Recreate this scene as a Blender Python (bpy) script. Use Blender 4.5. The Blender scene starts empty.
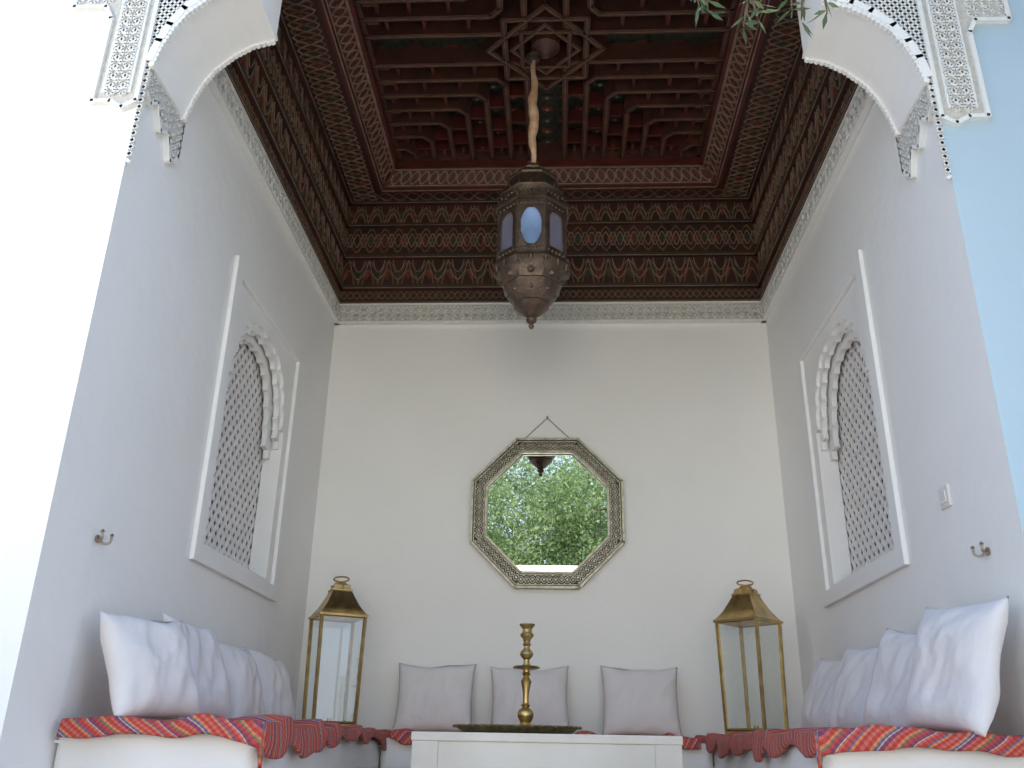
import bpy, bmesh, math, random
from math import sin, cos, pi, radians, sqrt
from mathutils import Vector, Matrix, noise
from mathutils.geometry import tessellate_polygon
random.seed(7)
S = bpy.context.scene
XL, XR, YB = -1.56, 1.43, 5.586
YF, YH = 2.70, 2.84            # header above the corbels
YFL, YIL = 2.62, 2.91          # left pier front / inner
YFR, YIR = 2.79, 3.08          # right pier front / inner

# ---------------------------------------------------------------- materials
def nodes(name):
    m = bpy.data.materials.new(name); m.use_nodes = True
    nt = m.node_tree; b = nt.nodes['Principled BSDF']
    return m, nt, b
def mat(name, col, rough=.6, metal=0, var=.0, vscale=4, bump=0, bscale=40, col2=None, detail=4, spec=None):
    m, nt, b = nodes(name); N = nt.nodes; Lk = nt.links
    b.inputs['Roughness'].default_value = rough; b.inputs['Metallic'].default_value = metal
    if spec is not None: b.inputs['Specular IOR Level'].default_value = spec
    tc = N.new('ShaderNodeTexCoord')
    c2 = col2 if col2 else tuple(c*(1-var) for c in col)
    n = N.new('ShaderNodeTexNoise'); n.inputs['Scale'].default_value = vscale; n.inputs['Detail'].default_value = detail
    r = N.new('ShaderNodeValToRGB'); r.color_ramp.elements[0].position = .35; r.color_ramp.elements[1].position = .65
    r.color_ramp.elements[0].color = (*col, 1); r.color_ramp.elements[1].color = (*c2, 1)
    Lk.new(tc.outputs['Object'], n.inputs['Vector']); Lk.new(n.outputs['Fac'], r.inputs['Fac']); Lk.new(r.outputs['Color'], b.inputs['Base Color'])
    if bump:
        n2 = N.new('ShaderNodeTexNoise'); n2.inputs['Scale'].default_value = bscale; n2.inputs['Detail'].default_value = 5
        bp = N.new('ShaderNodeBump'); bp.inputs['Strength'].default_value = bump; bp.inputs['Distance'].default_value = .01
        Lk.new(tc.outputs['Object'], n2.inputs['Vector']); Lk.new(n2.outputs['Fac'], bp.inputs['Height']); Lk.new(bp.outputs['Normal'], b.inputs['Normal'])
    return m
PL = mat('plaster_white', (.88,.87,.845), .8, var=.03, vscale=2, bump=.35, bscale=14)
PLB = mat('plaster_blue_shade', (.47,.60,.70), .8, var=.04, vscale=2, bump=.35, bscale=14)  # bluish shade of the right pier front, painted into its plaster colour
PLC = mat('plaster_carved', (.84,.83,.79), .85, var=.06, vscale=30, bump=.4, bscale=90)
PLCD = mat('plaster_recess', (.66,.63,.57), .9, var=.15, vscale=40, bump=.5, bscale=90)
LAT = mat('lattice_paint', (.88,.84,.81), .7, var=.06, vscale=20)
DARK = mat('dark_backing', (.07,.045,.035), .9)
MAROON = mat('wood_maroon', (.072,.022,.016), .5, col2=(.038,.017,.013), vscale=6, bump=.3, bscale=60)
CRIM = mat('wood_crimson', (.125,.022,.017), .5, col2=(.075,.018,.014), vscale=9, bump=.2, bscale=60)
BEAM = mat('wood_beam', (.105,.036,.024), .5, col2=(.060,.026,.018), vscale=12, bump=.2, bscale=60)
PANEL = mat('painted_panel', (.022,.017,.014), .6, col2=(.045,.050,.028), vscale=26)
GOLD = mat('ochre_paint', (.23,.135,.075), .55, col2=(.145,.085,.05), vscale=18)
PINK = mat('pale_paint', (.34,.24,.18), .6, col2=(.22,.14,.10), vscale=18)
GREEN = mat('green_paint', (.036,.058,.038), .6, col2=(.05,.055,.035), vscale=18)
ORANGE = mat('orange_paint', (.20,.052,.028), .55, col2=(.14,.032,.02), vscale=18)
BRASS = mat('aged_brass', (.66,.48,.20), .32, 1, col2=(.42,.30,.13), vscale=14, bump=.15, bscale=50)
BRASSD = mat('old_brass', (.42,.33,.17), .38, 1, col2=(.20,.16,.09), vscale=40, bump=.6, bscale=120)
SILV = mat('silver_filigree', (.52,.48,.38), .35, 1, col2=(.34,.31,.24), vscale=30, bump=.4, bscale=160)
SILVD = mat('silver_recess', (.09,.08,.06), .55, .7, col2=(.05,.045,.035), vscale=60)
BRONZE = mat('bronze_tin', (.10,.072,.055), .42, .7, col2=(.17,.12,.09), vscale=22, bump=.5, bscale=90)
CREAM = mat('cloth_white', (.78,.76,.75), .9, var=.04, vscale=6, bump=.35, bscale=16)
PILW = mat('pillow_linen', (.76,.72,.715), .9, var=.05, vscale=8, bump=.5, bscale=20)
TABLE = mat('limewashed_wood', (.70,.66,.60), .6, col2=(.60,.56,.50), vscale=3, bump=.15, bscale=30)
STEEL = mat('hook_metal', (.42,.33,.26), .35, 1)
PLAST = mat('switch_plastic', (.72,.70,.66), .45)
CORD = mat('cord_wrap', (.62,.36,.20), .7, col2=(.78,.55,.38), vscale=20, bump=.4, bscale=60)
WIRE = mat('wire', (.35,.3,.24), .5, .6)
CANDLE = mat('candle_wax', (.9,.88,.85), .5)
BARK = mat('bark', (.16,.12,.09), .9, col2=(.09,.07,.05), vscale=20, bump=.8, bscale=30)
GROUND = mat('terrace_stone', (.66,.58,.46), .9, col2=(.55,.48,.38), vscale=2, bump=.4, bscale=20)
FLOORM = mat('floor_tile', (.45,.32,.24), .6, col2=(.38,.26,.2), vscale=5)
def leafmat(name, a, b_):
    m, nt, b = nodes(name); N = nt.nodes; Lk = nt.links
    g = N.new('ShaderNodeNewGeometry'); r = N.new('ShaderNodeValToRGB')
    r.color_ramp.elements[0].color = (*a,1); r.color_ramp.elements[1].color = (*b_,1)
    Lk.new(g.outputs['Random Per Island'], r.inputs['Fac']); Lk.new(r.outputs['Color'], b.inputs['Base Color'])
    b.inputs['Roughness'].default_value = .5
    t = N.new('ShaderNodeBsdfTranslucent'); Lk.new(r.outputs['Color'], t.inputs['Color'])
    mx = N.new('ShaderNodeMixShader'); mx.inputs[0].default_value = .4
    Lk.new(b.outputs[0], mx.inputs[1]); Lk.new(t.outputs[0], mx.inputs[2]); Lk.new(mx.outputs[0], N['Material Output'].inputs['Surface'])
    return m
LEAF = leafmat('olive_leaf', (.14,.22,.07), (.60,.70,.34))
HEDGE = leafmat('hedge_leaf', (.03,.07,.02), (.14,.22,.07))
LEAF2 = leafmat('olive_leaf_near', (.05,.09,.04), (.16,.22,.11))
def glass(name, col, refl=.15, milk=0):
    m, nt, b = nodes(name); N = nt.nodes; Lk = nt.links; N.remove(b)
    t = N.new('ShaderNodeBsdfTransparent'); t.inputs['Color'].default_value = (*col,1)
    g = N.new('ShaderNodeBsdfGlossy'); g.inputs['Roughness'].default_value = .03; g.inputs['Color'].default_value=(.9,.95,1,1)
    mx = N.new('ShaderNodeMixShader'); mx.inputs[0].default_value = refl
    out=t.outputs[0]
    if milk:
        tl=N.new('ShaderNodeBsdfTranslucent'); tl.inputs['Color'].default_value=(*col,1)
        df=N.new('ShaderNodeBsdfDiffuse'); df.inputs['Color'].default_value=(*col,1)
        m3=N.new('ShaderNodeMixShader'); m3.inputs[0].default_value=.6
        Lk.new(tl.outputs[0],m3.inputs[1]); Lk.new(df.outputs[0],m3.inputs[2])
        m2=N.new('ShaderNodeMixShader'); m2.inputs[0].default_value=milk
        Lk.new(out,m2.inputs[1]); Lk.new(m3.outputs[0],m2.inputs[2]); out=m2.outputs[0]
    Lk.new(out, mx.inputs[1]); Lk.new(g.outputs[0], mx.inputs[2]); Lk.new(mx.outputs[0], N['Material Output'].inputs['Surface'])
    return m
GLASS = glass('clear_glass', (.93,.95,.93), .10)
GBLUE = glass('blue_glass', (.42,.62,1.0), .12, .6)
GPURP = glass('violet_glass', (.46,.44,.56), .10, .35)
GRED = glass('grey_glass', (.55,.50,.55), .12, .4)
MIRR = mat('mirror_glass', (.86,.90,.84), .01, 1)
def kilim_mat():
    m, nt, b = nodes('kilim_weave'); N = nt.nodes; Lk = nt.links
    uv = N.new('ShaderNodeUVMap'); sp = N.new('ShaderNodeSeparateXYZ'); Lk.new(uv.outputs[0], sp.inputs[0])
    def ramp(src, scale, stops):
        mu = N.new('ShaderNodeMath'); mu.operation='MULTIPLY'; mu.inputs[1].default_value = scale; Lk.new(src, mu.inputs[0])
        fr = N.new('ShaderNodeMath'); fr.operation='FRACT'; Lk.new(mu.outputs[0], fr.inputs[0])
        r = N.new('ShaderNodeValToRGB'); r.color_ramp.interpolation='CONSTANT'
        e = r.color_ramp.elements
        e[0].position=0; e[0].color=(*stops[0][1],1); e[1].position=stops[1][0]; e[1].color=(*stops[1][1],1)
        for p,c in stops[2:]:
            k=e.new(p); k.color=(*c,1)
        Lk.new(fr.outputs[0], r.inputs['Fac']); return r
    red=(.50,.06,.045); org=(.62,.22,.09); blu=(.15,.13,.22); pur=(.24,.06,.11); crm=(.56,.44,.33); grn=(.15,.17,.12); pnk=(.56,.13,.10)
    ad = N.new('ShaderNodeMath'); ad.operation='MULTIPLY_ADD'; ad.inputs[1].default_value=.75; Lk.new(sp.outputs['X'],ad.inputs[0]); Lk.new(sp.outputs['Y'],ad.inputs[2])
    a = ramp(ad.outputs[0], 6.0, [(0,red),(.07,org),(.12,blu),(.16,red),(.24,pnk),(.29,crm),(.31,pur),(.39,red),(.45,grn),(.49,org),(.54,red),(.62,pnk),(.67,pur),(.74,crm),(.76,blu),(.81,org),(.86,red),(.93,pnk)])
    sub = N.new('ShaderNodeMath'); sub.operation='SUBTRACT'; Lk.new(sp.outputs['X'],sub.inputs[0]); Lk.new(sp.outputs['Y'],sub.inputs[1])
    c = ramp(sub.outputs[0], 45, [(0,(1,1,1)),(.55,(.5,.45,.45))])
    mx = N.new('ShaderNodeMix'); mx.data_type='RGBA'; mx.blend_type='MULTIPLY'; mx.inputs[0].default_value=.45
    Lk.new(a.outputs['Color'], mx.inputs[6]); Lk.new(c.outputs['Color'], mx.inputs[7]); Lk.new(mx.outputs[2], b.inputs['Base Color'])
    b.inputs['Roughness'].default_value=.95
    return m
KILIM = kilim_mat()

# ---------------------------------------------------------------- mesh helpers
def ident(u,v,w): return Vector((u,v,w))
def ML(u,v,w): return Vector((XL+w,u,v))
def MR(u,v,w): return Vector((XR-w,u,v))
def MBk(u,v,w): return Vector((u,YB-w,v))
def MFi(u,v,w): return Vector((u,YH+w,v))
class MB:
    def __init__(s): s.v=[]; s.f=[]
    def add(s,vs,fs):
        n=len(s.v); s.v+=[tuple(v) for v in vs]; s.f+=[tuple(i+n for i in f) for f in fs]
    def box(s,a0,a1,b0,b1,c0,c1,M=ident):
        vs=[M(a,b,c) for a in(a0,a1) for b in(b0,b1) for c in(c0,c1)]
        s.add(vs,[(0,1,3,2),(4,6,7,5),(0,4,5,1),(2,3,7,6),(0,2,6,4),(1,5,7,3)])
    def plate(s,loops,w0,w1,M=ident):
        tri=tessellate_polygon([[Vector((p[0],p[1],0)) for p in l] for l in loops])
        flat=[p for l in loops for p in l]; n=len(flat)
        vs=[M(p[0],p[1],w0) for p in flat]+[M(p[0],p[1],w1) for p in flat]
        fs=[tuple(t) for t in tri]+[tuple(i+n for i in t) for t in tri]
        o=0
        for l in loops:
            k=len(l)
            for i in range(k):
                j=(i+1)%k; fs.append((o+i,o+j,o+j+n,o+i+n))
            o+=k
        s.add(vs,fs)
    def ribbon(s,pts,width,w0,w1,M=ident,closed=False):
        k=len(pts); h=width/2
        for i in range(k if closed else k-1):
            a=pts[i]; b=pts[(i+1)%k]; dx,dy=b[0]-a[0],b[1]-a[1]; l=math.hypot(dx,dy)
            if l<1e-6: continue
            dx/=l;dy/=l; e=h*.5
            a=(a[0]-dx*e,a[1]-dy*e); b=(b[0]+dx*e,b[1]+dy*e); nx,ny=-dy*h,dx*h
            q=[(a[0]+nx,a[1]+ny),(b[0]+nx,b[1]+ny),(b[0]-nx,b[1]-ny),(a[0]-nx,a[1]-ny)]
            vs=[M(p[0],p[1],w0) for p in q]+[M(p[0],p[1],w1) for p in q]
            s.add(vs,[(4,5,6,7),(0,1,5,4),(1,2,6,5),(2,3,7,6),(3,0,4,7),(0,3,2,1)])
    def lathe(s,prof,segs,c=(0,0,0),rot=0,T=None):
        vs=[];fs=[]
        for r,z in prof:
            for i in range(segs):
                a=rot+2*pi*i/segs
                p=Vector((r*cos(a),r*sin(a),z))
                if T: p=T@p
                vs.append(p+Vector(c))
        m=len(prof)
        for j in range(m-1):
            for i in range(segs):
                k=(i+1)%segs; fs.append((j*segs+i,j*segs+k,(j+1)*segs+k,(j+1)*segs+i))
        fs.append(tuple(range(segs))); fs.append(tuple((m-1)*segs+i for i in range(segs)))
        s.add(vs,fs)
    def tube(s,pts,r,segs=8):
        pts=[Vector(p) for p in pts]; rs=r if isinstance(r,(list,tuple)) else [r]*len(pts)
        vs=[];fs=[]
        up=Vector((0,0,1))
        for i,p in enumerate(pts):
            d=(pts[min(i+1,len(pts)-1)]-pts[max(i-1,0)]).normalized()
            a=d.cross(up)
            if a.length<.05: a=d.cross(Vector((1,0,0)))
            a.normalize(); b=d.cross(a)
            for k in range(segs):
                t=2*pi*k/segs; vs.append(p+(a*cos(t)+b*sin(t))*rs[i])
        for j in range(len(pts)-1):
            for i in range(segs):
                k=(i+1)%segs; fs.append((j*segs+i,j*segs+k,(j+1)*segs+k,(j+1)*segs+i))
        fs.append(tuple(range(segs))); fs.append(tuple((len(pts)-1)*segs+i for i in range(segs)))
        s.add(vs,fs)
    def obj(s,name,m,parent=None,smooth=False,bevel=0,bseg=2,recalc=True):
        me=bpy.data.meshes.new(name); me.from_pydata(s.v,[],s.f); me.materials.append(m)
        if recalc:
            bm=bmesh.new(); bm.from_mesh(me)
            bmesh.ops.recalc_face_normals(bm,faces=bm.faces); bm.to_mesh(me); bm.free()
        o=bpy.data.objects.new(name,me); S.collection.objects.link(o)
        if parent: o.parent=parent
        if smooth:
            for p in me.polygons: p.use_smooth=True
            if smooth!='full':
                try: me.set_sharp_from_angle(angle=radians(40))
                except Exception: pass
        if bevel:
            b=o.modifiers.new('bevel','BEVEL'); b.width=bevel; b.segments=bseg; b.limit_method='ANGLE'
        return o
def empty(name,loc=(0,0,0)):
    o=bpy.data.objects.new(name,None); S.collection.objects.link(o); o.empty_display_size=.1
    return o

# ---------------------------------------------------------------- room shell
ZG=-1.4; ZF=-.5; ZT=4.35
def arch_loop(c,hw,z0,zs,za,lobes=5,n=7,dep=.028,step=.05):
    def half():
        nodes_=[]
        for i in range(lobes+1):
            t=i/lobes
            nodes_.append(((hw-step)*cos(t*pi/2)**.75 if i<lobes else 0, zs+(za-zs)*sin(t*pi/2)**.95))
        pts=[(hw,zs),(nodes_[0][0],zs)]
        for i in range(lobes):
            a=Vector(nodes_[i]);b=Vector(nodes_[i+1]); d=b-a; nrm=Vector((d.y,-d.x)).normalized()
            for k in range(1,n+1):
                t=k/n
                p=a+d*t+nrm*dep*max(0,sin(pi*t))**.6
                pts.append((p.x,p.y))
        return pts
    h=half()
    right=[(c+x,z) for x,z in h]
    left=[(c-x,z) for x,z in reversed(h[:-1])]
    return [(c-hw,z0),(c+hw,z0)]+right+left
WY=4.30
WH=arch_loop(WY,.455,.81,1.64,2.02)
def side_wall(name,M,yi):
    b=MB()
    b.plate([[(yi,ZG),(YB+.3,ZG),(YB+.3,ZT),(yi,ZT)],WH],0,-.10,M)
    b.box(yi,YB+.3,ZG,ZT,-.16,-.34,M)
    b.box(yi,3.7,ZG,ZT,-.10,-.16,M); b.box(4.9,YB+.3,ZG,ZT,-.10,-.16,M); b.box(3.7,4.9,ZG,.7,-.10,-.16,M); b.box(3.7,4.9,2.2,ZT,-.10,-.16,M)
    b.obj(name,PL)
side_wall('wall_left',ML,YIL); side_wall('wall_right',MR,YIR)
b=MB(); b.box(XL,XR,YB,YB+.3,ZG,ZT); b.obj('wall_back',PL)
b=MB(); b.box(-4.5,XL,YFL,YIL,ZG,ZT); b.obj('wall_front_left',PL)
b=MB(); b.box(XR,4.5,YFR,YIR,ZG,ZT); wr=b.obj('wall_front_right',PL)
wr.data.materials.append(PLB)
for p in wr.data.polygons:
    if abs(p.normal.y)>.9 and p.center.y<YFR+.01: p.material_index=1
b=MB(); b.box(XL,XR,YF,YH,3.16,ZT); b.obj('wall_front_header',PL)
b=MB(); b.box(XL-.3,XR+.3,YF-.25,YB,ZG,ZF); b.obj('floor',FLOORM)
b=MB(); b.box(-30,30,-30,12,ZG-.2,ZG); b.obj('ground',GROUND)
b=MB(); b.box(-1.2,1.1,YF-.6,YF-.25,ZG,ZG+.45); b.box(-1.4,1.3,YF-.95,YF-.6,ZG,ZG+.22); b.obj('entry_steps',GROUND)

# windows (lattice)
def window(name,M):
    e=empty(name)
    b=MB(); b.box(3.75,4.85,.75,2.15,-.150,-.158,M); b.obj('backing',DARK,e)
    b=MB(); p=.086
    y0,y1,z0,z1=3.80,4.80,.78,2.12
    for sgn in (1,-1):
        for k in range(-60,80):
            c=k*p
            sl=1.25*sgn; pts=[]
            for y in (y0,y1):
                z=z0+sl*(y-y0)+c
                if z0<=z<=z1: pts.append((y,z))
            for z in (z0,z1):
                y=y0+(z-z0-c)/sl
                if y0<y<y1: pts.append((y,z))
            if len(pts)>=2 and math.hypot(pts[0][0]-pts[1][0],pts[0][1]-pts[1][1])>.02:
                w=-.104 if sgn>0 else -.110
                b.ribbon(pts[:2],.026,w-.006,w,M)
    b.obj('lattice',LAT,e)
    b=MB(); o=[(3.71,.715),(4.92,.715),(4.92,2.19),(3.71,2.19)]; i_=[(3.80,.79),(4.83,.79),(4.83,2.11),(3.80,2.11)]
    b.plate([o,i_],0,.022,M); b.obj('frame',PL,e,bevel=.004)
    b=MB()
    for hw,zs,za,w0,w1,st in ((.435,1.58,1.985,-.045,-.018,.06),(.41,1.52,1.945,-.088,-.06,.07)):
        inn=arch_loop(WY,hw,zs-.06,zs,za,lobes=6,dep=.024,step=st)
        path=[(WY+hw-.0,zs-.045)]+inn[2:]+[(WY-hw,zs-.045)]
        outer=[(WY-.4545,zs-.045)]+[q for q in reversed(arch_loop(WY,.4548,zs-.05,1.64,2.0195)[4:-2]) if q[1]>zs]+[(WY+.4545,zs-.045)]
        b.plate([path+outer],w0,w1,M)
    b.obj('arch_pendants',PL,e)
window('window_1',ML); window('window_2',MR)

# ---------------------------------------------------------------- plaster cornice
def wave(u0,u1,zc,amp,per,ph,n=8):
    k=max(2,int((u1-u0)/per*n)); return [(u0+(u1-u0)*i/k, zc+amp*sin(2*pi*((u0+(u1-u0)*i/k)/per)+ph)) for i in range(k+1)]
def diamond(c,z,a,h): return [(c-a,z),(c,z-h),(c+a,z),(c,z+h)]
def cornice(name,u0,u1,M):
    e=empty(name)
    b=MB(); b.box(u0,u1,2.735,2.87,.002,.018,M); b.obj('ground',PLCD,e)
    b=MB(); b.box(u0,u1,2.722,2.738,.002,.034,M); b.box(u0,u1,2.862,2.878,.002,.030,M)
    b.ribbon(wave(u0,u1,2.80,.044,.12,0),.012,.018,.034,M); b.ribbon(wave(u0,u1,2.80,.044,.12,pi),.012,.018,.036,M)
    b.ribbon(wave(u0,u1,2.80,.016,.06,pi/2),.009,.018,.032,M)
    u=u0+.03
    while u<u1-.02:
        b.plate([diamond(u,2.80,.012,.02)],.018,.032,M)
        for zz in (2.758,2.842): b.plate([diamond(u+.03,zz,.012,.012)],.018,.030,M)
        u+=.06
    b.obj('carving',PLC,e)
cornice('trim_1',XL,XR,MBk); cornice('trim_2',YIL,YB,ML); cornice('trim_3',YIR,YB,MR)

# ---------------------------------------------------------------- painted wooden ceiling
ceil=empty('ceiling')
mar,gold,pink,green,org=MB(),MB(),MB(),MB(),MB()
def lobes(b,u0,u1,z0,z1,per,width,w,M,ph=0):
    n=max(1,int(round((u1-u0)/per))); per=(u1-u0)/n
    for i in range(n):
        c=u0+(i+.5)*per
        for k,(fx,fz) in enumerate(((.5,1),(.30,.62))):
            pts=[]
            for j in range(9):
                t=j/8; x=c-per*fx+per*2*fx*t; z=z0+(z1-z0)*fz*max(0,sin(pi*t))**.75
                pts.append((x,z))
            b.ribbon(pts,width,w,w+.006+.002*k,M)
def frieze(u0,u1,M,low=True):
    mar.box(u0,u1,2.878 if low else 3.165,3.72,0,.02,M)
    mo=((2.878,.018,.036),(2.985,.035,.045),(3.235,.035,.042),(3.505,.025,.040),(3.69,.03,.05))
    for z,h,d in mo[0 if low else 2:]:
        mar.box(u0,u1,z,z+h,.02,d,M)
        pink.box(u0,u1,z+h*.15,z+h*.28,d,d+.003,M); green.box(u0,u1,z+h*.55,z+h*.80,d,d+.003,M)
    if low:
        gold.ribbon(wave(u0,u1,2.942,.028,.09,0),.007,.02,.027,M); gold.ribbon(wave(u0,u1,2.942,.028,.09,pi),.007,.02,.028,M)
        lobes(gold,u0,u1,3.03,3.215,.14,.008,.02,M); lobes(pink,u0+.07,u1-.07,3.225,3.07,.14,.0055,.022,M)
    if u1-u0<.3: return
    gold.ribbon(wave(u0,u1,3.39,.10,.20,0),.008,.02,.028,M); gold.ribbon(wave(u0,u1,3.39,.10,.20,pi),.008,.02,.029,M)
    pink.ribbon(wave(u0,u1,3.39,.055,.10,pi/2),.006,.02,.030,M); pink.ribbon(wave(u0,u1,3.39,.055,.10,-pi/2),.006,.02,.030,M)
    lobes(gold,u0,u1,3.68,3.545,.12,.008,.02,M); lobes(pink,u0+.06,u1-.06,3.54,3.66,.12,.005,.022,M)
    u=u0+.05;i=0
    while u<u1-.03:
        if low:
            (green if i%2 else org).plate([diamond(u,3.12,.026,.05)],.02,.026,M)
            green.plate([diamond(u,2.942,.014,.016)],.02,.025,M)
        (org if i%2 else green).plate([diamond(u+.02,3.39,.030,.045)],.02,.026,M)
        (green if i%2 else org).plate([diamond(u,3.61,.024,.035)],.02,.025,M)
        u+=.075;i+=1
frieze(XL,XR,MBk); frieze(YIL,YB,ML); frieze(YIR,YB,MR); frieze(XL,XR,MFi,False); frieze(YH,YIL,ML,False); frieze(YH,YIR,MR,False)
ZC=3.72
O=[(XL,YH),(XR,YH),(XR,YB),(XL,YB)]
A=(XL+.29,XR-.29,2.98,5.40); Bq=(XL+.41,XR-.41,3.08,5.28)
def MC(z): 
    return lambda u,v,w: Vector((u,v,z-w))
mar.plate([O,[(A[0],A[2]),(A[1],A[2]),(A[1],A[3]),(A[0],A[3])]],0,-.05,MC(ZC))
for (u0,u1,v0,v1) in ((XL+.04,A[0]-.03,YH+.05,YB-.05),(A[1]+.03,XR-.04,YH+.05,YB-.05)):
    Msw=lambda u,v,w: Vector((v,u,ZC-w)); c=(u0+u1)/2
    for ph in (0,pi): gold.ribbon(wave(v0,v1,c,.09,.20,ph),.008,0,.008,Msw)
    for ph in (pi/2,3*pi/2): pink.ribbon(wave(v0,v1,c,.09,.20,ph),.005,0,.009,Msw)
    v=v0+.05;i=0
    while v<v1: (green if i%2 else org).plate([diamond(v,c,.025,.025)],0,.006,Msw); v+=.10;i+=1
for v0,v1 in ((A[3]+.02,YB-.03),(YH+.03,A[2]-.02)):
    c=(v0+v1)/2
    for ph in (0,pi): gold.ribbon(wave(XL+.1,XR-.1,c,.05,.20,ph),.008,0,.008,MC(ZC))
ZI=3.83
def ring(b,a,bq,z0,z1):
    ca=[(a[0],a[2]),(a[1],a[2]),(a[1],a[3]),(a[0],a[3])]; cb=[(bq[0],bq[2]),(bq[1],bq[2]),(bq[1],bq[3]),(bq[0],bq[3])]
    vs=[(x,y,z0) for x,y in ca]+[(x,y,z1) for x,y in cb]
    b.add(vs,[(i,(i+1)%4,(i+1)%4+4,i+4) for i in range(4)])
crim=MB(); beam=MB()
ring(crim,A,Bq,ZC,ZI)
def rect(a,d=0): return [(a[0]+d,a[2]+d),(a[1]-d,a[2]+d),(a[1]-d,a[3]-d),(a[0]+d,a[3]-d)]
crim.ribbon(rect(A,0),.035,0,.02,MC(ZC),True); pink.ribbon(rect(A,.012),.008,.02,.025,MC(ZC),True)
crim.ribbon(rect(Bq,0),.04,-.03,.02,MC(ZI),True); pink.ribbon(rect(Bq,-.008),.010,.02,.025,MC(ZI),True)
def slope_map(k):
    a=[(A[0],A[2]),(A[1],A[2]),(A[1],A[3]),(A[0],A[3])]; q=[(Bq[0],Bq[2]),(Bq[1],Bq[2]),(Bq[1],Bq[3]),(Bq[0],Bq[3])]
    a0,a1=Vector((*a[k],ZC)),Vector((*a[(k+1)%4],ZC)); b0,b1=Vector((*q[k],ZI)),Vector((*q[(k+1)%4],ZI))
    L=(a1-a0).length; nn=(a1-a0).cross(b0-a0).normalized()
    if nn.z>0: nn=-nn
    return L,lambda u,v,w:(a0.lerp(a1,u/L)).lerp(b0.lerp(b1,u/L),v)+nn*w
for k in range(4):
    L,Ms=slope_map(k)
    Msc=lambda u,v,w,Ms=Ms: Ms(u,v/.16,w)
    for ph in (0,pi): pink.ribbon(wave(.02,L-.02,.08,.045,.14,ph),.008,0,.008,Msc)
    for vv in (.025,.135): pink.ribbon([(.03,vv),(L-.03,vv)],.007,0,.006,Msc)
    u=.07
    while u<L-.03: gold.plate([diamond(u,.08,.018,.025)],0,.006,Msc); u+=.07
pan=MB(); pan.box(Bq[0]-.05,Bq[1]+.05,Bq[2]-.05,Bq[3]+.05,4.0,4.03)
ring(pan,Bq,Bq,ZI,4.0)
hx=(Bq[1]-Bq[0])/2; hy=(Bq[3]-Bq[2])/2; cx=(Bq[0]+Bq[1])/2; cy=(Bq[2]+Bq[3])/2
MCI=MC(3.86)
def q4(pts,wd,top=-.13,bot=.0,bb=None,line=True):
    for sx in (1,-1):
        for sy in (1,-1):
            p=[(cx+sx*hx*x,cy+sy*hy*y) for x,y in pts]
            (bb or beam).ribbon(p,wd,top,bot,MCI)
            if line: gold.ribbon(p,wd*.16,bot,bot+.004,MCI)
for i,c in enumerate((.11,.235,.36,.485,.61,.735,.86)):
    q4([(c,1),(c,c+.05),(c+.05,c),(1,c)],.036)
    if i<6:
        d=c+.062
        q4([(d,1),(d,.90)],.024,-.13,-.04); q4([(1,d),(.90,d)],.024,-.13,-.04)
        for m in (.25,.55,.8):
            mm=c+.1+(1-c)*m*.9
            if mm<.97:
                q4([(c,mm),(c+.125,mm)],.022,-.13,-.03,crim,False); q4([(mm,c),(mm,c+.125)],.022,-.13,-.03,crim,False)
beam.ribbon(rect(Bq,.02),.05,-.13,0,MCI,True)
for r,a0,wd in ((.34,0,.036),(.34,pi/4,.036),(.20,0,.028),(.20,pi/4,.028)):
    p=[(cx+r*cos(a0+i*pi/2),cy+r*sin(a0+i*pi/2)) for i in range(4)]
    beam.ribbon(p,wd,-.13,.012,MCI,True); gold.ribbon(p,.006,.012,.017,MCI,True)
beam.lathe([(.09,3.95),(.085,3.86),(.05,3.83),(.02,3.80)],16,(cx,cy,0))
for i in range(-9,10):
    for j in range(-9,10):
        x,y=cx+i*hx/9.4,cy+j*hy/9.4
        (green if (i+j)%2 else org).ribbon([(x-.028,y),(x+.028,y)],.03,-.14,-.125,MCI)
        pink.plate([diamond(x,y,.014,.014)],-.13,-.12,MCI)
mar.obj('frieze',MAROON,ceil); gold.obj('ochre_tracery',GOLD,ceil); pink.obj('pale_tracery',PINK,ceil)
green.obj('green_motifs',GREEN,ceil); org.obj('orange_motifs',ORANGE,ceil); crim.obj('crimson_border',CRIM,ceil)
beam.obj('coffer_beams',BEAM,ceil); pan.obj('coffer_panel',PANEL,ceil)
b=MB(); b.box(XL-.4,XR+.4,YF,YB+.3,ZT-.12,ZT+.05); b.obj('roof_slab',PL)

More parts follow.
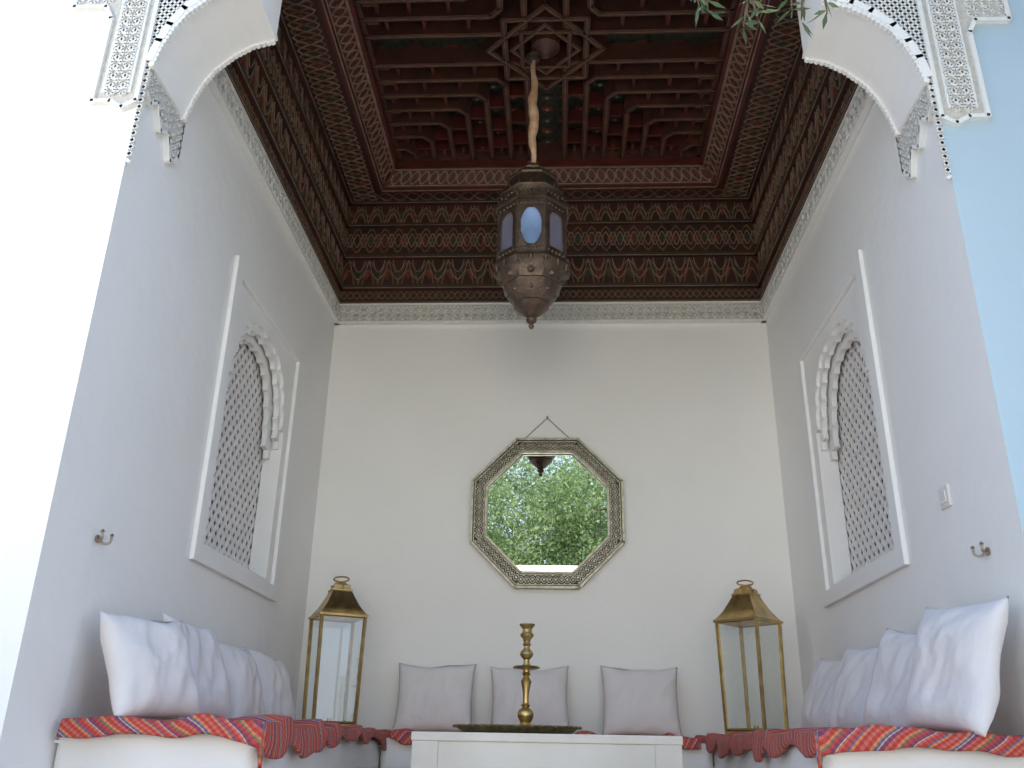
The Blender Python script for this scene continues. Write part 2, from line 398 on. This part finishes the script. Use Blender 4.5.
# ---------------------------------------------------------------- corbels and carved bands
prof=[(0,2.36),(.03,2.37),(.05,2.46),(.08,2.54),(.125,2.62),(.20,2.695),(.27,2.742),(.335,2.762),(.37,2.770),(.37,3.155),(0,3.155)]
def corbel(name,sx,X0,YF,YI):
    e=empty(name)
    P=lambda u,v,w: Vector((X0+sx*u,YF+w,v))
    b=MB(); b.plate([prof],0.0,YI-YF,P); b.obj('body',PL,e)
    b=MB(); low=prof[1:9]; dn=[]
    for i in range(len(low)-1):
        a=Vector(low[i]);c=Vector(low[i+1]); n=max(1,int(round((c-a).length/.021)))
        for k in range(n): dn.append(a.lerp(c,k/n))
    for w0,w1 in ((-.020,0.0),(YI-YF,YI-YF+.018)):
        for i,p in enumerate(dn):
            q=[(p.x+.012*cos(t),p.y-.001+.013*sin(t)) for t in [2*pi*k/8 for k in range(8)]]
            b.plate([q],w0,w1,P)
        ed=[(p[0]-.010,p[1]+.022) for p in low]
        b.ribbon(ed,.030,w0-.003 if w0<0 else w0,w1+(.003 if w0>0 else 0),P)
    b.obj('scalloped_fringe',PL,e)
    b=MB()
    def inside(u,v):
        if u<0.005 or u>.345 or v>3.1: return False
        for (a,c) in zip(prof[1:8],prof[2:9]):
            if a[0]<=u<=c[0]: return v>a[1]+(c[1]-a[1])*(u-a[0])/(c[0]-a[0])+.042
        return True
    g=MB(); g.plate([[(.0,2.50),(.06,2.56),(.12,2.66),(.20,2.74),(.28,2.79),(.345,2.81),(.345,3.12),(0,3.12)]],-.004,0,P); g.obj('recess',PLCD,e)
    st=.030
    for i in range(-15,40):
        for s2 in (1,-1):
            run=[]
            for k in range(0,80):
                u=k*.01; v=2.4+(i*st)+s2*u
                if inside(u,v): run.append((u,v))
                else:
                    if len(run)>1: b.ribbon([run[0],run[-1]],.012,-.014,-.003,P)
                    run=[]
            if len(run)>1: b.ribbon([run[0],run[-1]],.012,-.014,-.003,P)
    b.obj('lattice_carving',PLC,e)
    Fm=lambda u,v,w: Vector((X0-sx*u,YF-w,v)); J=lambda u,v,w: Vector((X0+sx*w,YF+u,v))
    fl=[(0,2.20),(.05,2.17),(.10,2.20),(.17,2.20),(.17,2.60),(.20,2.66),(.33,2.66),(.33,2.80),(.40,2.86),(.40,3.2),(0,3.2)]
    jl=[(0,2.27),(.05,2.24),(.10,2.29),(.16,2.20),(.22,2.24),(.27,2.14),(.33,2.20),(.33,2.75),(0,2.36)]
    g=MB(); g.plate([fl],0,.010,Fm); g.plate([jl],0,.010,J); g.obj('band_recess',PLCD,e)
    b=MB(); b.ribbon(fl,.016,.0,.022,Fm,True); b.ribbon(jl,.016,0,.022,J,True)
    b.ribbon([(.135,2.24),(.135,3.1)],.010,.01,.018,Fm); b.ribbon([(.035,2.24),(.035,3.1)],.010,.01,.018,Fm)
    v=2.25
    while v<3.1:
        for du in (.062,.108):
            q=[(du+.018*cos(t),v+.020*sin(t)) for t in [2*pi*k/8 for k in range(8)]]
            b.ribbon(q,.009,.01,.020,Fm,True)
        b.ribbon([(.04,v+.022),(.085,v),(.13,v+.022)],.009,.01,.018,Fm)
        v+=.044
    for uu in (.20,.26,.32):
        for vv in (2.70,2.75,2.80,2.85,2.9,2.95):
            q=[(uu+.018*cos(t),vv+.020*sin(t)) for t in [2*pi*k/8 for k in range(8)]]
            b.ribbon(q,.009,.01,.018,Fm,True)
    def zl(u): 
        for a,c in zip(jl[:6],jl[1:7]):
            if a[0]<=u<=c[0]: return a[1]+(c[1]-a[1])*(u-a[0])/(c[0]-a[0])
        return 2.3
    u=.03
    while u<.32:
        v=zl(u)+.03; top=2.36+(2.4-2.36)*u/.33
        while v<top+.03:
            q=[(u+.015*cos(t),v+.016*sin(t)) for t in [2*pi*k/8 for k in range(8)]]
            b.ribbon(q,.008,.01,.022,J,True); v+=.036
        u+=.036
    b.obj('band_carving',PLC,e)
corbel('carved_plaster_corbel',1,XL,YFL,YIL); corbel('carved_plaster_corbel',-1,XR,YFR,YIR)

# ---------------------------------------------------------------- banquettes, kilims
def bench(x0,x1,y0,y1):
    e=empty('banquette_sofa')
    b=MB(); b.box(x0+.02,x1-.02,y0+.02,y1-.0,ZF,-.13); b.obj('base',PL,e,bevel=.01)
    b=MB(); b.box(x0,x1,y0,y1,-.13,.035); b.obj('mattress',CREAM,e,smooth=True,bevel=.035,bseg=4)
    b=MB(); b.ribbon([(x0+.004,y0+.004),(x1-.004,y0+.004),(x1-.004,y1-.004),(x0+.004,y1-.004)],.010,-.012,-.004,ident,True); b.obj('piping',CREAM,e)
bench(XL+.005,-.92,2.90,YB-.005); bench(.79,XR-.005,2.90,YB-.005); bench(-.915,.785,4.92,YB-.005)
def kilim(P,W,L,front,seed,drops=.07):
    nu,nv=70,300
    vs=[];uv=[];fs=[]
    s0,s1=0,W+drops; t0,t1=-front,L
    for j in range(nv+1):
        t=t0+(t1-t0)*j/nv
        for i in range(nu+1):
            s=s0+(s1-s0)*i/nu
            n=noise.noise(Vector((s*4+seed,t*4,seed)))
            n2=noise.noise(Vector((s*2+seed,t*5,seed+4)))
            n3=noise.noise(Vector((s*14+seed,t*14,seed+9)))
            ee=max(0,min(1,(s-W*.35)/(W*.5)))
            ef=max(0,1-max(0,t)/.25) if front else 0
            ef*=.25+.75*min(1,s/.12)
            fold=max(0,sin(t*17+3*n+4*s))**1.6
            ff=.5+.5*sin(s*17+3*n+2*t)
            z=.052+.008*n+.004*n3+.018*fold*ee*(1+n2)+.014*ff*ef
            ds=max(0,s-W); over=.3*min(ds,.04)+ds*.30*n2
            ss=min(s,W)+(.012 if ds>0 else 0)+over
            tt=t
            corner=max(0,1-max(t,0)/.5) if front else 0
            z-=ds*(.75+.5*n2+.45*corner+.25*sin(t*2.6+seed)) + ds*.12*sin(t*17+3*n)
            if t<0:
                dt=-t; tt=-.012-.25*dt-.015*ff; z-=dt*(.72+.35*noise.noise(Vector((s*4,seed,0)))+.7*(s/W)**3)
            x,y=P(ss,tt)
            vs.append((x,y,z)); uv.append((s+.02*n2,t+.02*n))
    for j in range(nv):
        for i in range(nu):
            a=j*(nu+1)+i; fs.append((a,a+1,a+nu+2,a+nu+1))
    me=bpy.data.meshes.new('kilim_rug'); me.from_pydata(vs,[],fs); me.materials.append(KILIM)
    ul=me.uv_layers.new(name='UVMap')
    for l in me.loops: ul.data[l.index].uv=uv[l.vertex_index]
    for p in me.polygons: p.use_smooth=True
    o=bpy.data.objects.new('kilim_rug',me); S.collection.objects.link(o)
    m=o.modifiers.new('t','SOLIDIFY'); m.thickness=.012; m.offset=0
    return o
kilim(lambda s,t:(XL+.03+s,2.90+t),.615,2.62,.055,1.3)
kilim(lambda s,t:(XR-.03-s,2.90+t),.615,2.62,.055,5.1)
kilim(lambda s,t:(-.86+t,YB-.03-s),.64,1.58,0,8.7,drops=.045)

# ---------------------------------------------------------------- pillows
def pillow(x,y,z,w,h,t,yaw,lean,roll=0,seed=0):
    n=36; vs=[];fs=[]
    for side in (1,-1):
        for j in range(n+1):
            for i in range(n+1):
                u=-1+2*i/n; v=-1+2*j/n
                px=w/2*u*(1-.07*(1-v*v)); pz=h/2*v*(1-.06*(1-u*u))
                k=max(0,(1-u**4)*(1-v**4))**.6
                nz=noise.noise(Vector((px*6+seed,pz*6,seed*3.1+side)))
                nw=noise.noise(Vector((px*26+seed+pz*8,pz*9,seed)))
                cr=-abs(noise.noise(Vector((px*9+pz*5,pz*7-px*3,seed+7))))*.30
                py=side*t/2*k*(1.05+.22*nz+.10*nw+cr)+ .014*noise.noise(Vector((px*5,pz*5,seed)))
                if v>.5: pz-=.018*(v-.5)*2*(1-u*u)*(.5+nz)
                vs.append(Vector((px,py,pz+h/2)))
    o=(n+1)**2
    for s in (0,1):
        for j in range(n):
            for i in range(n):
                a=s*o+j*(n+1)+i; fs.append((a,a+1,a+n+2,a+n+1) if s==0 else (a+n+1,a+n+2,a+1,a))
    T=Matrix.Translation((x,y,z))@Matrix.Rotation(yaw,4,'Z')@Matrix.Rotation(lean,4,'X')@Matrix.Rotation(roll,4,'Y')
    b=MB(); b.add([T@v for v in vs],fs)
    me=bpy.data.meshes.new('throw_pillow'); me.from_pydata(b.v,[],b.f); me.materials.append(PILW)
    bm=bmesh.new(); bm.from_mesh(me); bmesh.ops.remove_doubles(bm,verts=bm.verts,dist=.0015); bmesh.ops.recalc_face_normals(bm,faces=bm.faces); bm.to_mesh(me); bm.free()
    for p in me.polygons: p.use_smooth=True
    ob=bpy.data.objects.new('throw_pillow',me); S.collection.objects.link(ob); return ob
hp=pi/2
for i,(x,y,w,h,yw,rl) in enumerate(((.26,3.06,.39,.36,-.34,.05),(.23,3.56,.40,.41,-.12,-.03),(.225,4.08,.38,.37,-.06,.03),(.225,4.52,.40,.37,-.10,-.05))):
    pillow(XL+x,y,.062,w,h,.12,-hp+yw,.36,rl,i+1)
for i,(x,y,w,h,yw,rl) in enumerate(((.245,3.03,.42,.43,.24,.06),(.235,3.49,.42,.40,.24,.12),(.225,3.98,.44,.39,.22,.05),(.225,4.48,.44,.38,.18,.09))):
    pillow(XR-x,y,.062,w,h,.12,hp+yw,.34,-rl,i+11)
for i,(x,w,h,yw,rl) in enumerate(((-.71,.46,.40,0,.0),(-.155,.46,.39,0,.03),(.47,.45,.40,.02,-.01))):
    pillow(x,YB-.20,.062,w,h,.12,pi+yw,.24,rl,i+21)

# ---------------------------------------------------------------- low table
e=empty('low_table')
b=MB(); b.box(-.585,.49,3.80,4.50,.018,.052); b.obj('top',TABLE,e,bevel=.004)
b=MB(); b.box(-.58,-.475,3.802,3.90,ZF,.018); b.box(.38,.485,3.802,3.90,ZF,.018); b.box(-.58,-.475,4.40,4.495,ZF,.018); b.box(.38,.485,4.40,4.495,ZF,.018); b.obj('legs',TABLE,e,bevel=.002)
b=MB(); b.box(-.475,.38,3.806,3.83,-.14,.018); b.box(-.475,.38,4.46,4.485,-.14,.018); b.box(-.57,-.545,3.9,4.4,-.14,.018); b.box(.45,.475,3.9,4.4,-.14,.018); b.obj('apron',TABLE,e,bevel=.002)

# tray + candlestick
TX,TY=-.175,4.10
b=MB(); b.lathe([(.0,.058),(.20,.058),(.235,.062),(.262,.080),(.274,.084),(.276,.088),(.26,.088),(.235,.070),(.2,.066),(0,.066)],48,(TX,TY,-.004))
b2=MB()
for k in range(48):
    a=2*pi*k/48; b2.lathe([(.001,-.006),(.007,0),(.001,.006)],6,(TX+.272*cos(a),TY+.272*sin(a),.080))
e=empty('brass_tray'); b.obj('dish',BRASSD,e,smooth=True); b2.obj('beaded_rim',BRASSD,e)
b=MB(); T=Matrix.Rotation(radians(.5),3,'Y')
cp=[(0,0),(.052,0),(.055,.008),(.046,.018),(.030,.026),(.022,.036),(.028,.045),(.034,.058),(.036,.072),(.030,.085),(.018,.094),(.014,.100),(.022,.106),(.014,.113),(.012,.135),(.015,.165),(.020,.19),(.024,.205),(.016,.218),(.012,.226),(.020,.234),(.014,.242),(.016,.252),(.056,.258),(.060,.262),(.056,.267),(.018,.272),(.013,.282),(.013,.295),(.024,.305),(.030,.318),(.026,.330),(.015,.340),(.013,.352),(.020,.360),(.014,.368),(.018,.382),(.028,.392),(.031,.402),(.022,.412),(.020,.425),(.033,.440),(.035,.447),(.026,.447),(.018,.430),(0,.428)]
b.lathe(cp,32,(-.14,4.10,.063),T=T); b.obj('brass_candlestick',BRASS,smooth=True)

# ---------------------------------------------------------------- brass lanterns
def floor_lantern(x,y,z,yaw):
    e=empty('brass_lantern')
    T=Matrix.Rotation(yaw,3,'Z')
    def M(u,v,w): return T@Vector((u,v,0))+Vector((x,y,z+w))
    hb,ht=.112,.122; H0,H1=.035,.60
    b=MB()
    b.box(-hb-.014,hb+.014,-hb-.014,hb+.014,0,.018,M); b.box(-hb-.006,hb+.006,-hb-.006,hb+.006,.018,.035,M)
    cs=[(-1,-1),(1,-1),(1,1),(-1,1)]
    def beamp(p,q,r): b.tube([M(*p),M(*q)],r,4)
    for cxx,cyy in cs: beamp((cxx*hb,cyy*hb,H0-.01),(cxx*ht,cyy*ht,H1),.011)
    for k in range(4):
        c0=cs[k];c1=cs[(k+1)%4]
        beamp((c0[0]*hb,c0[1]*hb,H0+.005),(c1[0]*hb,c1[1]*hb,H0+.005),.010)
        beamp((c0[0]*ht,c0[1]*ht,H1),(c1[0]*ht,c1[1]*ht,H1),.010)
    def roof(levels):
        vs=[];fs=[]
        for h,zz in levels:
            for c in cs: vs.append(M(c[0]*h,c[1]*h,zz))
        for j in range(len(levels)-1):
            for i in range(4):
                k=(i+1)%4; fs.append((j*4+i,j*4+k,j*4+4+k,j*4+4+i))
        fs.append((0,1,2,3)); n=len(levels)*4; fs.append((n-4,n-3,n-2,n-1)); b.add(vs,fs)
    roof([(ht+.014,H1-.006),(ht+.016,H1+.006),(ht+.006,H1+.012),(.096,H1+.055),(.066,H1+.115),(.055,H1+.140),(.058,H1+.146),(.058,H1+.152),(.048,H1+.156),(.046,H1+.176),(.034,H1+.184)])
    for i in range(8):
        a=i*pi/4; b.lathe([(.006,0),(.006,.016),(.001,.022)],6,tuple(M(.054*cos(a),.054*sin(a),H1+.154)))
    b.lathe([(.034,H1+.18),(.038,H1+.186),(.03,H1+.195),(.012,H1+.20)],16,(x,y,z))
    ringp=[Vector((x,y,z+H1+.20))+Vector((.045*cos(t),0,.014+.014*sin(t))) for t in [2*pi*k/20 for k in range(21)]]
    b.tube(ringp,.005,6)
    b.obj('brass_frame',BRASS,e,smooth=True)
    g=MB()
    for k in range(4):
        c0=cs[k];c1=cs[(k+1)%4]; i0=.975
        g.add([M(c0[0]*hb*i0,c0[1]*hb*i0,H0),M(c1[0]*hb*i0,c1[1]*hb*i0,H0),M(c1[0]*ht*i0,c1[1]*ht*i0,H1),M(c0[0]*ht*i0,c0[1]*ht*i0,H1)],[(0,1,2,3)])
    g.obj('glass_panes',GLASS,e)
    c=MB(); c.lathe([(.03,.0),(.03,.01),(.012,.012),(.012,.03)],16,(x,y,z+.036)); c.obj('candle_holder',BRASS,e,smooth=True)
floor_lantern(-1.24,5.12,.062,radians(28)); floor_lantern(1.05,5.12,.062,radians(48))

# ---------------------------------------------------------------- mirror
e=empty('octagonal_wall_mirror'); MX,MZ=-.066,1.39; MWd=.484
def octo(r): 
    R=r/cos(pi/8); return [(MX+R*cos(pi/8+i*pi/4),MZ+R*sin(pi/8+i*pi/4)) for i in range(8)]
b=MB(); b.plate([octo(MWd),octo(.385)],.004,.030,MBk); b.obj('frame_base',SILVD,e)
b=MB(); b.ribbon(octo(MWd-.006),.014,.03,.048,MBk,True); b.ribbon(octo(.388),.014,.03,.046,MBk,True)
b.ribbon(octo(.402),.005,.03,.04,MBk,True); b.ribbon(octo(MWd-.022),.005,.03,.04,MBk,True)
rm=.431; Ro=rm/cos(pi/8)
for i in range(8):
    a=Vector((MX+Ro*cos(pi/8+i*pi/4),MZ+Ro*sin(pi/8+i*pi/4))); c=Vector((MX+Ro*cos(pi/8+(i+1)*pi/4),MZ+Ro*sin(pi/8+(i+1)*pi/4)))
    d=(c-a); L=d.length; d.normalize(); n=Vector((-d.y,d.x))
    for ph in (0,pi):
        pts=[]
        for k in range(49):
            t=k/48; p=a+d*L*t+n*.019*sin(2*pi*5*t+ph); pts.append((p.x,p.y))
        b.ribbon(pts,.006,.03,.040,MBk)
    for k in range(10):
        p=a+d*L*(k+.5)/10; b.plate([[(p.x+.008*cos(t),p.y+.008*sin(t)) for t in [2*pi*q/6 for q in range(6)]]],.03,.044,MBk)
        for sg in (1,-1):
            p2=a+d*L*(k)/10+n*.025*sg; b.plate([[(p2.x+.006*cos(t),p2.y+.006*sin(t)) for t in [2*pi*q/6 for q in range(6)]]],.03,.042,MBk)
b.obj('filigree',SILV,e)
b=MB(); b.plate([octo(.388)],.010,.016,MBk); b.obj('glass',MIRR,e)
b=MB(); ap=MBk(MX,MZ+.635,.012); b.tube([MBk(MX-.17,MZ+.47,.012),ap],.003,6); b.tube([ap,MBk(MX+.17,MZ+.47,.012)],.003,6)
b.lathe([(.006,0),(.006,.02)],8,(ap.x,ap.y-.01,ap.z-.01)); b.obj('hanging_cord',WIRE,e)

# ---------------------------------------------------------------- hanging lantern
e=empty('hanging_moroccan_lantern'); HX,HY=-.135,4.20
b=MB(); rt=pi/8
b.lathe([(.196,2.695),(.212,2.705),(.210,2.72),(.188,2.735),(.180,2.80),(.186,2.81),(.176,2.83),(.150,2.87),(.138,2.91),(.143,2.92),(.12,2.95),(.085,2.975),(.09,2.985),(.05,3.005),(.03,3.03),(.018,3.05)],8,(HX,HY,0),rt)
b.lathe([(.008,2.02),(.016,2.035),(.009,2.048),(.026,2.06),(.030,2.072),(.020,2.082),(.055,2.11),(.088,2.14),(.100,2.152),(.094,2.162),(.128,2.20),(.152,2.24),(.160,2.25),(.155,2.26),(.178,2.31),(.200,2.345),(.214,2.355),(.205,2.372),(.19,2.38)],8,(HX,HY,0),rt)
for i in range(16):
    a=2*pi*i/16+rt
    b.lathe([(.010,0),(.012,.012),(.003,.035)],6,(HX+.196*cos(a),HY+.196*sin(a),2.718))
    b.lathe([(.003,-.035),(.010,-.01),(.008,0)],6,(HX+.198*cos(a),HY+.198*sin(a),2.355))
    b.lathe([(.008,0),(.010,.01),(.003,.028)],6,(HX+.172*cos(a),HY+.172*sin(a),2.815))
ra=.190; ap=ra*cos(pi/8); sw=2*ra*sin(pi/8)
gl={0:MB(),1:MB(),2:MB()}
for i in range(8):
    a=i*pi/4; nrm=Vector((cos(a),sin(a),0)); tg=Vector((-sin(a),cos(a),0))
    def M(u,v,w,nrm=nrm,tg=tg): return Vector((HX,HY,v))+tg*u+nrm*(ap+w)
    z0,z1=2.375,2.70; hw=.056 if i%2==0 else .050
    if i%2==0: hole=[(hw*cos(t)*(1+.06*abs(sin(4*t))), 2.535+.114*sin(t)*(1+.05*abs(sin(4*t)))) for t in [2*pi*k/40 for k in range(40)]]
    else: hole=[(-hw,2.42),(hw,2.42)]+[(hw*cos(pi*k/14),2.59+.055*sin(pi*k/14)) for k in range(15)]
    b.plate([[(-sw/2,z0),(sw/2,z0),(sw/2,z1),(-sw/2,z1)],hole],0,.006,M)
    b.ribbon(hole[::2] if i%2==0 else hole,.005,.006,.011,M,True)
    for zz in (2.385,2.410,2.662,2.688): b.ribbon([(-sw/2,zz),(sw/2,zz)],.005,.006,.012,M)
    for uu in (-.054,-.027,0,.027,.054):
        for zz in (2.398,2.675,2.76): b.lathe([(.003,-.009),(.008,0),(.003,.009)],6,tuple(M(uu,zz,.008 if zz<2.7 else .002)))
    a2=a+pi/8; b.tube([(HX+ra*cos(a2),HY+ra*sin(a2),2.37),(HX+ra*cos(a2),HY+ra*sin(a2),2.71)],.010,8)
    g=gl[1 if i%2 else (0 if i in(6,2) else 2)]
    g.add([M(-.064,2.40,-.004),M(.064,2.40,-.004),M(.064,2.67,-.004),M(-.064,2.67,-.004)],[(0,1,2,3)])
for i in range(8):
    a=i*pi/4
    for r,z,s_ in ((.165,2.285,.020),(.125,2.21,.016)):
        b.lathe([(s_,-.004),(s_*.6,.006),(.002,.010)],8,(HX+r*cos(a)*.97,HY+r*sin(a)*.97,z),T=Matrix.Rotation(a,3,'Z')@Matrix.Rotation(radians(125),3,'Y'))
b.obj('tin_frame',BRONZE,e,smooth=True)
gl[0].obj('blue_panes',GBLUE,e); gl[1].obj('violet_panes',GPURP,e); gl[2].obj('grey_panes',GRED,e)
b=MB(); b.lathe([(.0,2.42),(.016,2.42),(.018,2.44),(.030,2.49),(.032,2.52),(.020,2.56),(.0,2.57)],16,(HX,HY-.08,0)); b.obj('bulb',CANDLE,e,smooth=True)
b=MB(); pts=[];rs=[]
for k in range(40):
    t=k/39; z=3.04+.80*t; pts.append((HX+.006*sin(t*20),HY+.004*cos(t*20),z)); rs.append(.011+.022*max(0,sin(pi*min(1,t*1.05)))**1.3*(1-t*.5)+.002*sin(t*45))
b.tube(pts,rs,10); b.obj('wrapped_cord',CORD,e,smooth='full')
b=MB()
for sx in (1,-1): b.tube([(HX+sx*.02,HY,3.03),(HX+sx*.028,HY,3.06),(HX,HY,3.085)],.004,6)
b.lathe([(.03,3.79),(.045,3.82),(.03,3.83)],12,(HX,HY,0)); b.obj('hanger',BRONZE,e)

# ---------------------------------------------------------------- hooks, switch
def hook(M):
    e=empty('wall_hook')
    b=MB(); b.plate([[(3.0+.014*cos(t),.63+.014*sin(t)) for t in [2*pi*k/14 for k in range(14)]]],0,.006,M)
    for sg in (1,-1):
        pts=[M(3.0+sg*(.006+.026*sin(t*.5)),.632-.014*sin(t),.006+.024*(1-cos(t))*.6) for t in [pi*k/10*1.05 for k in range(11)]]
        pts.append(M(3.0+sg*.034,.648,.034)); b.tube(pts,.0045,8); b.lathe([(.002,-.007),(.008,0),(.002,.007)],8,tuple(pts[-1]))
    b.obj('hook_arms',STEEL,e,smooth=True)
hook(lambda u,v,w: ML(u-.07,v,w)); hook(lambda u,v,w: MR(u+.03,v,w))
e=empty('light_switch')
b=MB(); b.box(3.235,3.315,.84,.92,0,.010,MR); b.obj('plate',PLAST,e,bevel=.003)
b=MB(); b.box(3.252,3.298,.857,.903,.010,.015,MR); b.obj('rocker',PLAST,e,bevel=.002)

# ---------------------------------------------------------------- garden
def leaf(b,p,d,ln,wd):
    d=d.normalized(); s=d.cross(Vector((random.gauss(0,1),random.gauss(0,1),random.gauss(0,1)))).normalized()*wd
    m=p+d*ln*.5
    b.add([p,m+s,p+d*ln,m-s],[(0,1,2,3)])
def rv(): return Vector((random.gauss(0,1),random.gauss(0,1),random.gauss(0,1)))
def tree(x,y,rx,ry,z0,z1,nc,nl):
    e=empty('olive_tree'); t=MB(); l=MB(); zc=(z0+z1)/2
    t.tube([(x,y,ZG-.02),(x+.08,y,-.6),(x-.05,y+.05,.2),(x+.05,y,z0+.8)],[.2,.15,.13,.1],10)
    for k in range(nc):
        v=rv().normalized()*random.random()**.4; c=Vector((x+v.x*rx,y+v.y*ry,zc+v.z*(z1-z0)/2))
        if k%12==0: t.tube([(x+.02,y-.3,z0+.3),((x+c.x)/2,(y+c.y)/2-.4,(z0+c.z)/2+.2),c-Vector((0,.2,0))],[.03,.016,.005],5)
        for i in range(nl):
            p=c+rv()*.21; leaf(l,p,rv()+Vector((0,0,.2)),random.uniform(.06,.105),random.uniform(.013,.020))
    t.obj('trunk',BARK,e,smooth='full'); l.obj('foliage',LEAF,e,recalc=False)
tree(.2,-5.2,2.3,1.3,.7,6.3,340,180); tree(-3.9,-5.6,1.9,1.3,.6,5.0,90,110); tree(4.2,-5.6,1.9,1.3,.6,5.0,90,110)
l=MB()
for k in range(30000):
    x=random.uniform(-7,7); z=ZG+random.random()**.85*(5.9+.4*sin(x*2)); y=-8.6+.3*random.gauss(0,1)
    leaf(l,Vector((x,y,z)),rv(),random.uniform(.13,.22),random.uniform(.04,.07))
l.obj('garden_hedge',HEDGE,recalc=False)
# olive tree standing beside the right pier; its boughs hang into the top of the view
e=empty('olive_tree'); t=MB(); l=MB()
t.tube([(2.9,1.5,ZG-.02),(2.85,1.5,0),(2.9,1.55,1.4),(2.7,1.6,2.5),(2.6,1.5,3.2)],[.14,.11,.09,.06,.03],10)
t.tube([(2.75,1.6,2.4),(2.0,1.8,2.5),(1.2,1.95,2.42),(.75,2.0,2.34),(.4,2.0,2.30)],[.05,.035,.02,.012,.006],8)
for (x,y,zt,zb) in ((.38,2.0,2.30,1.99),(.44,2.03,2.30,2.0),(.53,1.98,2.31,1.93),(.58,2.0,2.31,1.91),(.64,1.97,2.32,1.96),(.69,2.02,2.33,1.98),(.73,2.0,2.34,1.93),(.77,2.0,2.35,1.95)):
    sw_=random.uniform(-.06,.06); pts=[Vector((x+sw_*(k/8)**2,y+.02*sin(k),zt+(zb+.02-zt)*k/8)) for k in range(9)]
    t.tube(pts,[.004]*8+[.0015],5)
    for k in range(2,9):
        for rr in range(3):
            p=pts[k]+Vector((0,0,random.uniform(-.01,.02)))
            leaf(l,p,Vector((random.uniform(-1,1),random.uniform(-.6,.6),random.uniform(-.9,.3))),random.uniform(.05,.07),.007)
for k in range(110):  # dense crown out of view, added to shade the right pier from the sky
    v=rv().normalized()*random.random()**.4; c=Vector((2.5+v.x*1.15,1.35+v.y*.9,3.35+v.z*.75))
    if k%8==0: t.tube([(2.65,1.55,2.8),(c+Vector((2.65,1.55,2.9)))*.5,c],[.03,.016,.005],5)
    for i in range(110): leaf(l,c+rv()*.17,rv(),random.uniform(.06,.09),random.uniform(.010,.015))
t.obj('branches',BARK,e,smooth='full'); l.obj('foliage',LEAF2,e,recalc=False)

# ---------------------------------------------------------------- camera
cx0,cy0,f=512,384,893.
Yv=Vector((46,-(748-384),f)).normalized(); Zv=Vector((41,2191,f)).normalized()
Zv=(Zv-Yv*Zv.dot(Yv)).normalized(); Xv=-(Yv.cross(Zv))
R=Vector((Xv.x,Yv.x,Zv.x)); U=Vector((Xv.y,Yv.y,Zv.y)); F=Vector((Xv.z,Yv.z,Zv.z))
cam=bpy.data.cameras.new('camera'); cam.sensor_width=36; cam.lens=36*f/1024; cam.clip_start=.05
co=bpy.data.objects.new('camera',cam); S.collection.objects.link(co); S.camera=co
co.matrix_world=Matrix(((R.x,U.x,-F.x,0),(R.y,U.y,-F.y,0),(R.z,U.z,-F.z,0),(0,0,0,1)))

# ---------------------------------------------------------------- light
w=bpy.data.worlds.new('sky'); S.world=w; w.use_nodes=True; nt=w.node_tree
bg=nt.nodes['Background']; tc=nt.nodes.new('ShaderNodeTexCoord'); sp=nt.nodes.new('ShaderNodeSeparateXYZ'); r=nt.nodes.new('ShaderNodeValToRGB')
nt.links.new(tc.outputs['Generated'],sp.inputs[0]); nt.links.new(sp.outputs['Z'],r.inputs['Fac']); nt.links.new(r.outputs['Color'],bg.inputs['Color'])
r.color_ramp.elements[0].position=0; r.color_ramp.elements[0].color=(.82,.89,1,1); r.color_ramp.elements[1].position=.6; r.color_ramp.elements[1].color=(.36,.58,1,1)
bg.inputs['Strength'].default_value=1.75
def lamp(name,kind,loc,dirv,energy,col=(1,1,1),**k):
    d=bpy.data.lights.new(name,kind); d.energy=energy; d.color=col
    for a,v in k.items(): setattr(d,a,v)
    o=bpy.data.objects.new(name,d); S.collection.objects.link(o); o.location=loc
    o.rotation_euler=Vector(dirv).to_track_quat('-Z','Y').to_euler(); return o
lamp('sun','SUN',(0,0,8),(-.10,-.27,-1),4.6,(1,.93,.82),angle=.009)
lamp('left_pier_fill','AREA',(-3.4,.7,2.0),(0,1,-.05),45,(1,.97,.92),size=.6,spread=radians(105))  # added unseen area lamp, whitens the left pier front in place of sun
lamp('alcove_fill','AREA',(-.1,-1.5,.9),(0,1,.06),16,(1,.96,.85),size=3.0,spread=radians(62))  # added unseen area lamp behind the camera, fills the alcove with warm light
lamp('lantern_bulb','POINT',(HX,HY,2.60),(0,0,-1),.8,(.85,.92,1),shadow_soft_size=.02)
S.view_settings.view_transform='Standard'
for o in list(S.objects):
    if o.parent is None:
        if o is co:
            m=o.matrix_world.copy(); m.translation.z+=.5; o.matrix_world=m
        else: o.location.z+=.5
